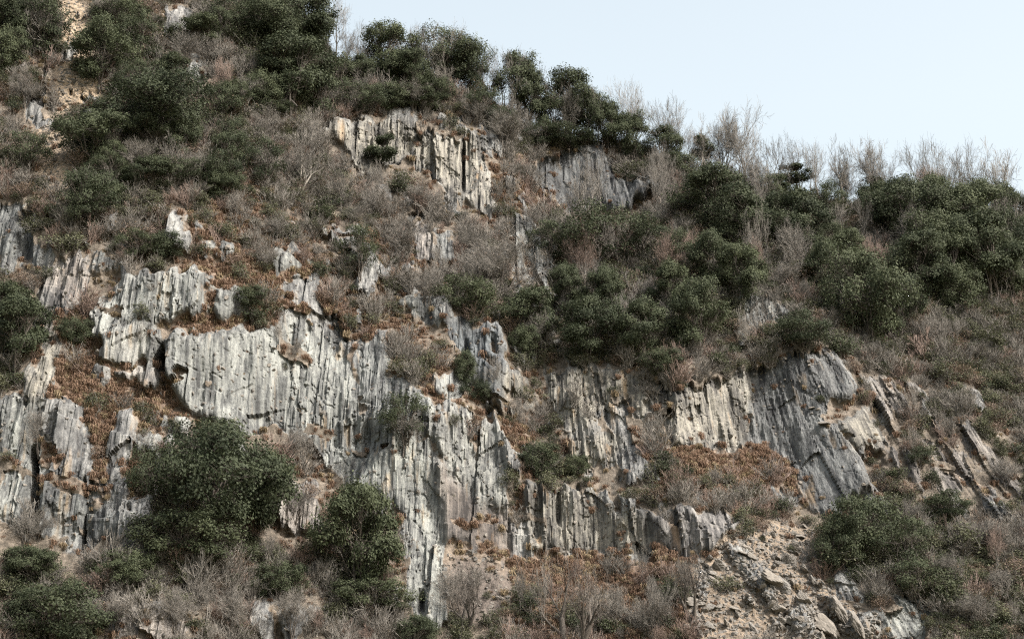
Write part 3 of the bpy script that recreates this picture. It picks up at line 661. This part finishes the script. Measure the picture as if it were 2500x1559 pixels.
for a in [('round',235,130,155,150,215),('dome',375,262,265,175,345),('round',220,330,175,135,408),('loose',195,465,135,140,548),('loose',52,350,110,95,415),('low',80,40,140,110,110),('low',15,110,110,90,170),
 ('loose',322,75,105,95,135),('dome',625,48,190,130,140),('round',715,40,170,130,140),('tall',690,160,180,160,280),('loose',755,220,120,130,305),('low',610,205,100,80,265),('tall',915,120,130,140,212),('open',860,165,80,80,218),('dome',1070,112,165,115,195),('open',1225,185,110,125,295),
 ('open',1345,235,140,150,338),('tall',1395,265,90,110,335),('open',1500,315,100,110,398),('open',1572,345,95,100,408),('pine',1662,355,60,85,418),('round',1700,470,190,140,560),('dome',1760,520,190,130,600),('round',1900,520,155,150,620),
 ('dome',2150,500,210,170,590),('round',2290,520,190,160,610),('round',2230,590,170,150,680),('tall',2350,620,170,190,730),('round',2180,640,180,150,730),('dome',2060,700,225,200,830),('round',2010,620,120,110,680),('round',2130,745,130,130,815),
 ('loose',1420,560,220,150,650),('loose',1520,560,140,100,625),('round',1690,630,130,120,700),('round',1650,745,150,140,855),('tall',1590,690,105,120,765),('tall',35,785,140,170,890),('round',10,720,110,110,800),
 ('dome',500,1130,330,240,1310),('round',610,1160,130,180,1290),('low',430,1280,230,130,1345),('loose',380,1130,150,150,1220),('loose',520,1050,150,110,1120),('round',855,1275,205,235,1440),('low',880,1410,180,80,1450),('low',130,1460,250,140,1540),('low',985,1492,130,70,1530),
 ('loose',960,990,135,115,1058),('low',1110,700,150,90,745),('round',1260,765,150,120,830),('round',1395,780,150,130,860),('tall',1520,800,130,130,872),('tall',1340,690,100,110,755),('loose',1300,560,100,80,610),
 ('low',2050,1245,190,130,1330),('loose',2140,1290,160,120,1360),('low',2000,1290,120,100,1350),('loose',2180,1380,170,110,1440),('low',2240,1200,140,70,1235),('loose',540,365,110,110,430),('loose',620,385,110,110,455),('low',515,420,80,60,460),('pine',905,370,75,100,432),('loose',318,580,100,80,630),
 ('low',1275,1085,100,85,1130),('low',1360,1105,70,60,1130),('loose',850,590,110,120,660),('pine',1885,405,80,60,455),('pine',1850,440,60,60,480),('pine',2085,410,70,50,455),('pine',2300,440,60,50,480),('pine',2390,470,50,60,520),
 ('low',1900,790,170,70,830),('low',1560,860,120,50,885),('loose',1280,320,90,80,362),('low',1350,325,150,45,352),('low',1840,540,90,90,600),
 ('low',1960,560,90,80,610),('loose',1600,600,100,100,660),('low',2400,570,110,130,660),('low',2270,700,130,90,750),('loose',515,60,80,90,120),('loose',540,30,110,90,90),('low',280,30,120,80,80),('loose',190,505,100,90,560),('low',380,580,110,60,620),('low',580,700,100,50,730),('loose',1040,140,70,80,200),
 ('low',300,1340,140,80,1390),('low',660,1370,130,80,1420),('loose',60,1330,140,80,1380),('low',170,780,90,60,820),('low',1100,860,70,60,910),('low',1130,920,80,50,950),('low',1240,800,80,60,840),('loose',2180,1080,80,50,1110)]:
    put_evergreen(*a)
for a in [('loose',800,170,100,90,235),('loose',990,190,90,90,250),('low',1030,215,90,60,250),('loose',1140,240,100,80,290),('tall',1250,215,80,110,320),('open',1310,270,80,110,345),('tall',1440,290,90,110,365),('low',1610,390,90,60,425),('low',1180,280,80,60,315),('loose',850,230,110,80,275),('low',920,225,110,60,260),]:
    put_evergreen(*a)
for a in [('fan',825,140,110,105),('fan',975,165,90,110),('upright',1175,225,80,120),('fan',1195,250,100,130),('fan',1425,315,90,100),('upright',1460,330,70,110),('fan',1510,335,100,145),('upright',1610,385,100,165),('fan',1635,390,80,110),('fan',1750,440,165,150),('upright',1800,440,70,90),
 ('upright',1905,455,100,155),('upright',1945,460,95,150),('fan',2000,465,110,110),('upright',2050,470,70,80),('fan',2110,475,120,140),('upright',2160,480,80,100),('fan',2240,480,140,150),('fan',2330,495,110,90),('upright',2400,515,80,90),('upright',2422,520,70,85),('fan',890,170,90,110),('upright',1290,320,60,90),('fan',1690,425,90,80),('fan',1870,460,70,60),
 ('spread',1190,350,170,110),('spread',1130,300,110,80),('spread',430,165,140,110),('spread',510,175,140,110),('spread',580,260,130,100),('spread',640,330,140,100),('pale',705,460,170,170),('spread',740,390,150,120),('pale',400,430,110,130),('spread',320,420,130,110),('spread',470,440,120,100),('dark',640,585,150,110),('spread',560,520,110,80),
 ('dark',1180,700,260,170),('dark',1130,690,160,120),('spread',1265,545,90,70),('red',1590,680,110,150),('red',1640,640,90,110),('pale',1490,845,190,210),('dark',1270,845,100,130),('spread',900,530,150,110),('spread',990,500,110,80),('dark',880,470,90,110),('spread',800,500,120,90),('pale',1340,770,60,130),
 ('big',1350,1560,240,300),('big',1100,1500,150,170),('big',1640,1470,110,190),('pale',1290,1490,90,190),('pale',1235,1460,80,150),('dark',1085,1470,150,160),('spread',1460,1500,150,130),('spread',1550,1520,150,150),('dark',1620,1440,90,150),('pale',1400,1500,110,150),('pale',300,1420,90,130),('dark',90,1070,100,130),('dark',690,1105,130,120),('dark',960,1050,110,80),('pale',660,820,60,90),('spread',620,650,130,90),
 ('pale',1600,640,70,140),('pale',1570,760,60,120),('spread',270,1500,140,110),('spread',420,1500,150,120),('spread',560,1520,160,130),('spread',690,1500,150,120),('pale',490,1470,80,110),('spread',90,1280,110,80),('dark',60,1290,80,90),('dark',700,1230,90,90),('spread',2150,1260,120,90),('dark',2280,1290,110,80),('spread',2380,1150,120,80),('spread',2350,1310,150,100),('spread',2310,1490,160,100),('dark',2390,1430,130,110),('spread',2240,1390,120,90),('dark',2110,870,60,60),
 ('spread',2330,870,120,80),('spread',2200,820,110,80),('spread',2000,480,100,100),('spread',1780,470,120,90),('fan',1820,520,130,130),('fan',2040,580,110,140),('spread',2000,680,130,90),('spread',1860,690,130,80),('spread',870,250,130,90),('spread',980,260,120,80),('spread',1040,240,110,90),('pale',1020,230,90,100),('spread',780,280,110,90),('upright',850,200,100,130),
 ('spread',60,250,120,90),('spread',100,100,110,90),('spread',230,60,110,80),('spread',1010,720,110,90),('spread',950,610,120,90),('spread',1110,620,110,90),('pale',1030,640,70,90),('dark',840,540,90,80),('upright',820,180,90,120),('fan',945,150,80,120),('fan',1130,215,80,110)]:
    put_bare(*a)

rx = 790.0; q = 0
while rx < 2420:
    ry = float(np.interp(rx, RIDGE_PX[:, 0], RIDGE_PX[:, 1])) + random.uniform(2, 14)
    h_ = random.uniform(165, 235) * (1.0 if rx > 1600 else .85)
    put_bare(('fan', 'fan', 'pale', 'spread', 'fan')[q % 5], rx, ry, h_ * random.uniform(.7, .95), h_); q += 1
    rx += random.uniform(48, 92)
for a in [('round',2090,480,110,100,540),('tall',2220,480,120,130,560),('round',2330,480,120,120,560),('loose',1960,470,90,90,520),('loose',1830,450,90,80,500),('tall',2400,510,100,110,570),('tall',1430,700,100,120,780),('round',1760,650,130,120,730),('round',1960,640,120,110,710),('tall',2250,640,120,140,720),('round',2400,640,110,120,720)]:
    put_evergreen(*a)
# ------------------------------------------------------------------ scatter over the slope
fr = (px > -60) & (px < 2485) & (py > -80) & (py < 1620) & (S < .995)
pool = np.nonzero(fr.ravel())[0]
PXF, PYF = px.ravel(), py.ravel()
area = np.ones(len(pool))
def scatter(nwant, weight, mind):
    pr = weight[pool]; pr = pr / pr.sum()
    c = rng.choice(pool, size=min(nwant * 3, len(pool) - 1), p=pr, replace=True)
    cell = set(); outp = []
    for k in c:
        key = (int(XF[k] / mind), int(ZF[k] / mind * 1.0), int(YF[k] / mind))
        if key in cell: continue
        cell.add(key); outp.append(k)
        if len(outp) >= nwant: break
    return np.array(outp)
scf = sc.ravel()
ruf = np.clip(samp(russ_w, px, py).ravel(), 0, 1); gyf = np.clip(samp(grey_w, px, py).ravel(), 0, 1); dkf = np.clip(samp(dark_w, px, py).ravel(), 0, 1)
patch = fbm(X / 6, Z / 6, 91, 3).ravel()
RFB = np.maximum(RF, gblur(np.roll(gblur(rk, 5, 1), -14, 0), 9, 0).ravel() * 1.15)
vegw = np.clip(1 - RFB * 1.35, 0.02, 1) ** 1.5 * np.clip(1 - scf * 1.0, .06, 1) * np.clip(1 - gblur(gblur(sc, 8, 0), 8, 1).ravel() * 1.6 * (PXF < 400), .05, 1)
up_l = np.clip((620 - PYF) / 300, 0, 1) * np.clip((900 - PXF) / 200, 0, 1) + np.clip((PXF - 1250) / 250, 0, 1) * .8
w_leaf = vegw * (0.55 + 1.2 * dkf + .5 * up_l) * (1 - .75 * ruf) * (1 - .5 * gyf) * np.clip(patch * 3 - .8, .1, 1.4)
w_twig = vegw * (0.55 + 1.1 * gyf) * (1 - .4 * ruf) * (1 - .4 * dkf) * np.clip(2.2 - patch * 3, .2, 1.4)
vegr = np.clip(1 - RF * 1.5, 0, 1) * np.clip(1 - scf, .10, 1)
w_rus = vegr * (0.14 + 2.2 * ruf) * (1 - .7 * dkf) + .006 * (RF > .4)
scb = gblur(gblur(sc, 14, 0), 14, 1).ravel()
pcl = samp(gblur(gblur(np.isin(rock_id, [k + 1 for k, r_ in enumerate(ROCK) if r_[0].startswith(('dark bluish', 'tall cream', 'cream ribbed', 'group of grey'))]).astype(float), 4, 0), 4, 1), px, py).ravel()
vegr0 = np.clip(1 - RF * 1.5, 0, 1) * np.clip(1 - scf, 0, 1)
ev_w = np.clip(samp(EVZ, px, py).ravel(), 0, 1)
for q, k in enumerate(scatter(34, vegw * ev_w * (scb < .02) * (PXF > 5) * (PXF < 2420) * (PYF > 60) * (PYF < 1530), 3.2)):
    h_ = random.uniform(60, 115); put_evergreen(('loose', 'round', 'tall', 'loose', 'round', 'low')[q % 6], PXF[k], PYF[k] - h_ * .55, random.uniform(75, 130), h_, PYF[k])
for q, k in enumerate(scatter(60, vegr0 * (PXF > 5) * (PXF < 2420) * (PYF > 120) * (PYF < 1540) * (.5 + gyf + 2 * np.clip((PYF - 1290) / 60, 0, 1)), 3.0)):
    h_ = random.uniform(60, 130); put_bare(('pale', 'upright', 'dark', 'red', 'spread', 'pale')[q % 6], PXF[k], PYF[k], h_ * random.uniform(.45, .9), h_)
fz = np.clip(samp(sheet([[(1240,560),(1650,450),(2425,530),(2425,760),(2000,850),(1250,850)]], 15), px, py).ravel(), 0, 1)
for q, k in enumerate(scatter(34, vegr0 * fz * (PXF < 2420), 3.4)):
    h_ = random.uniform(120, 195); put_bare(('fan', 'upright', 'pale', 'red', 'fan', 'dark')[q % 6], PXF[k], PYF[k], h_ * random.uniform(.6, .95), h_)
w_leaf = w_leaf * np.clip(1 - 1.6 * pcl, .02, 1); w_twig = w_twig * np.clip(1 - 1.6 * pcl, .02, 1)
# named shrubs: the largest
def put_shrub(k, meshes, nm, names, base, cat, group, s):
    o = instance(nm, meshes, names, (XF[k], YF[k] + .1, ZF[k] - .1), (s, s, s * random.uniform(.8, 1.15)), random.uniform(0, 6.28), (random.uniform(0, .25), random.uniform(-.1, .1)))
    register(o, base, PXF[k], PYF[k], cat, group)
LSW = ['rounded olive shrub', 'low olive shrub', 'upright olive shrub', 'brown-leaved dry shrub', 'dark green shrub']
TSW = ['grey twiggy shrub', 'low grey twiggy shrub', 'upright grey twiggy shrub', 'reddish twiggy shrub', 'sprawling grey twiggy shrub']
vis = (PXF > 10) & (PXF < 2415) & (PYF > 10) & (PYF < 1500)
for q, k in enumerate(scatter(150, w_leaf * vis, 2.6)):
    v = q % 5; put_shrub(k, LS[v], 'leafy_shrub', ('stems', 'foliage'), LSW[v], 'shrub', 'leafy shrubs on the slope', random.uniform(1.05, 1.7))
for q, k in enumerate(scatter(130, w_twig * vis, 2.6)):
    v = q % 5; put_shrub(k, TS[v], 'twiggy_shrub', ('stems', 'twigs'), TSW[v], 'shrub', 'leafless shrubs on the slope', random.uniform(1.05, 1.7))

def gn_scatter(name, label, ks, variants, smin, smax, tilt=.3):
    """one object whose points carry copies of the given meshes' objects"""
    n_ = len(ks); me = bpy.data.meshes.new(name)
    co = np.stack([XF[ks], YF[ks] + .05, ZF[ks] - .08], 1).astype(np.float32)
    me.vertices.add(n_); me.vertices.foreach_set('co', co.ravel())
    rot = np.stack([rng.uniform(0, tilt, n_), rng.uniform(-tilt * .5, tilt * .5, n_), rng.uniform(0, 6.28, n_)], 1).astype(np.float32)
    s = rng.uniform(smin, smax, n_).astype(np.float32)
    a = me.attributes.new('rot', 'FLOAT_VECTOR', 'POINT'); a.data.foreach_set('vector', rot.ravel())
    a = me.attributes.new('size', 'FLOAT', 'POINT'); a.data.foreach_set('value', s)
    a = me.attributes.new('pick', 'INT', 'POINT'); a.data.foreach_set('value', rng.integers(0, len(variants), n_).astype(np.int32))
    o = link(name, me); o['kind'] = 'stuff'; o['label'] = label
    ng = bpy.data.node_groups.new(name, 'GeometryNodeTree')
    ng.interface.new_socket('Geometry', in_out='INPUT', socket_type='NodeSocketGeometry'); ng.interface.new_socket('Geometry', in_out='OUTPUT', socket_type='NodeSocketGeometry')
    gi = ng.nodes.new('NodeGroupInput'); go = ng.nodes.new('NodeGroupOutput'); join = ng.nodes.new('GeometryNodeJoinGeometry')
    def named(nm, dt):
        x = ng.nodes.new('GeometryNodeInputNamedAttribute'); x.data_type = dt; x.inputs[0].default_value = nm; return x.outputs[0]
    pk, sz, rt = named('pick', 'INT'), named('size', 'FLOAT'), named('rot', 'FLOAT_VECTOR')
    er = ng.nodes.new('FunctionNodeEulerToRotation'); ng.links.new(rt, er.inputs[0])
    for v, objs in enumerate(variants):
        cmp_ = ng.nodes.new('FunctionNodeCompare'); cmp_.data_type = 'INT'; cmp_.operation = 'EQUAL'
        ng.links.new(pk, cmp_.inputs[2]); cmp_.inputs[3].default_value = v
        for ob in objs:
            oi = ng.nodes.new('GeometryNodeObjectInfo'); oi.inputs['Object'].default_value = ob; oi.inputs['As Instance'].default_value = True
            ip = ng.nodes.new('GeometryNodeInstanceOnPoints')
            ng.links.new(gi.outputs[0], ip.inputs['Points']); ng.links.new(cmp_.outputs[0], ip.inputs['Selection']); ng.links.new(oi.outputs['Geometry'], ip.inputs['Instance'])
            ng.links.new(er.outputs[0], ip.inputs['Rotation']); ng.links.new(sz, ip.inputs['Scale']); ng.links.new(ip.outputs[0], join.inputs[0])
    ng.links.new(join.outputs[0], go.inputs[0])
    md = o.modifiers.new('scatter', 'NODES'); md.node_group = ng
    return o
def pieces(meshes):
    for ob in COL.objects:
        if ob.type == 'MESH' and ob.data == meshes[0] and ob.parent: return [c for c in ob.parent.children]
LV = [pieces(m) for m in LS]; TV = [pieces(m) for m in TS]
low_t = np.clip((PYF - 1290) / 60, 0, 1) * np.clip((PXF - 1020) / 60, 0, 1) * np.clip((1700 - PXF) / 60, 0, 1)
w_twig = w_twig * (1 - .55 * low_t); w_rus = w_rus * (1 - .3 * low_t)
kl = scatter(5200, w_leaf, .8); kt = scatter(3600, w_twig, .8); kr = scatter(10000, w_rus, .3)
gn_scatter('undergrowth', 'low olive and dry brown undergrowth covering the slope', kl, LV, .3, 1.05)
gn_scatter('brushwood', 'tangled grey and reddish brushwood covering the slope', kt, TV, .3, 1.2)
tro = []
for q in range(4):
    k = scatter(1, w_rus * vis * ruf, 1.0)[0]
    o = link('grass_tuft', TU[q]); o.location = (XF[k], YF[k], ZF[k]); tro.append([o])
    register(o, ['russet grass tuft', 'low russet grass tuft', 'straw-coloured grass tuft', 'thick russet grass tuft'][q], PXF[k], PYF[k], 'grass', 'grass tufts on the slope')
gn_scatter('dry_grass', 'russet dry grass and fern covering ledges and slopes', kr, tro, .35, 1.0)

# ------------------------------------------------------------------ boulders and loose stones on the scree
def slab_mesh(seed, ax=(1, .6, .35)):
    """angular slate block: a ball cut back to random planes, with split layers"""
    r = np.random.default_rng(seed); bm = bmesh.new(); bmesh.ops.create_icosphere(bm, subdivisions=4, radius=1)
    N = r.normal(0, 1, (13, 3)); N /= np.linalg.norm(N, axis=1, keepdims=True); N[0] = (0, 0, 1); N[1] = (.05, 0, -1); D = r.uniform(.45, .85, 13)
    for v in bm.verts:
        p = np.array(v.co); t = N @ p; k = np.where(t > .05, D / np.maximum(t, .05), 9).min(); p = p * min(k, 1.2)
        lay = math.floor((p[2] + .03 * math.sin(5 * p[0] + seed)) * 9)
        q = 1 + .13 * (float(h2(lay, int(p[0] * 2.5 + 9), seed)) - .5) + .05 * (float(vnoise(np.array(p[0] * 6 + 20), np.array(p[1] * 6 + p[2] * 9 + 20), seed)) - .5)
        v.co = (p[0] * q * ax[0], p[1] * q * ax[1], p[2] * ax[2])
    me = bpy.data.meshes.new('boulder'); bm.to_mesh(me); bm.free(); me.materials.append(M_STONE); return me
SL = [slab_mesh(51, (1, .8, .75)), slab_mesh(52, (1, .85, .9)), slab_mesh(53, (1.2, .6, .5)), slab_mesh(54, (.9, .9, .95)), slab_mesh(55, (1.2, .8, .38)), slab_mesh(56, (1.1, .9, .7))]
SLW = ['angular grey boulder', 'blocky grey boulder', 'long narrow slate slab', 'chunky grey boulder', 'thin flat slate slab', 'broad tan boulder']
def put_boulder(pxv, pyv, wpx, v, tilt, rz):
    wpx *= .72; p = at(pxv, pyv); s = wpx * mpp(p) / 2
    o = link('boulder', SL[v]); o.location = p + Vector((0, -.25 * s, .15 * s)); o.scale = (s, s, s); o.rotation_euler = (tilt[0], tilt[1], rz)
    register(o, SLW[v], pxv, pyv, 'boulder', 'boulders on the scree')
for a in [(1870,1330,55,1,(.2,.5),.3),(1855,1395,75,1,(.5,.6),.2),(1880,1300,50,3,(.3,.2),1),(1980,1330,60,3,(1.0,.2),.4),(1935,1320,40,3,(1.0,.1),.2),(1760,1310,40,4,(.2,.3),.4),(1800,1300,25,4,(.1,.1),.3),(1890,1270,40,4,(.1,.05),.1),(1830,1375,70,5,(.5,.4),.6),(1900,1420,60,0,(.6,.8),.4),(1990,1460,110,2,(.4,.9),.5),
 (2030,1490,90,2,(.5,1.0),.4),(1960,1490,90,5,(.7,.7),.2),(1700,1340,60,3,(.3,.4),.7),(1690,1380,50,1,(.5,.4),.3),(1785,1490,45,2,(.4,.8),.3),(1740,1440,40,4,(.2,.2),.4),(1770,1410,20,3,(0,.3),0),(1680,1440,55,0,(.3,.3),.9),(1925,1385,45,2,(.4,.9),.6),(1840,1440,50,0,(.5,.5),.1),(1870,1470,40,1,(.3,.4),.5),(1650,1430,60,5,(.4,.2),.2),
 (1925,967,24,4,(.1,-.2),.1),(1950,1003,40,4,(.1,-.1),.2),(1850,1470,35,3,(.3,.3),.3),(1720,1480,40,2,(.5,.6),.9),(1905,1350,40,5,(.5,.5),1.2)]:
    put_boulder(*a)
for q, k in enumerate(scatter(80, scf * vis * (PXF > 1500) * (PYF > 1200), 1.0)):
    put_boulder(PXF[k], PYF[k], random.uniform(14, 36), q % 6, (random.uniform(0, .7), random.uniform(-.2, .8)), random.uniform(0, 3))
stones = []
for v in range(4):
    for ob in COL.objects:
        if ob.type == 'MESH' and ob.data == SL[v]: stones.append([ob]); break
gn_scatter('rubble', 'loose stones and rubble strewn over the tan scree and chutes', scatter(8000, scf * (.2 + (PXF > 1500)) + .012 * (RF > .3), .22), stones, .06, .30, 1.0)
finish_labels()
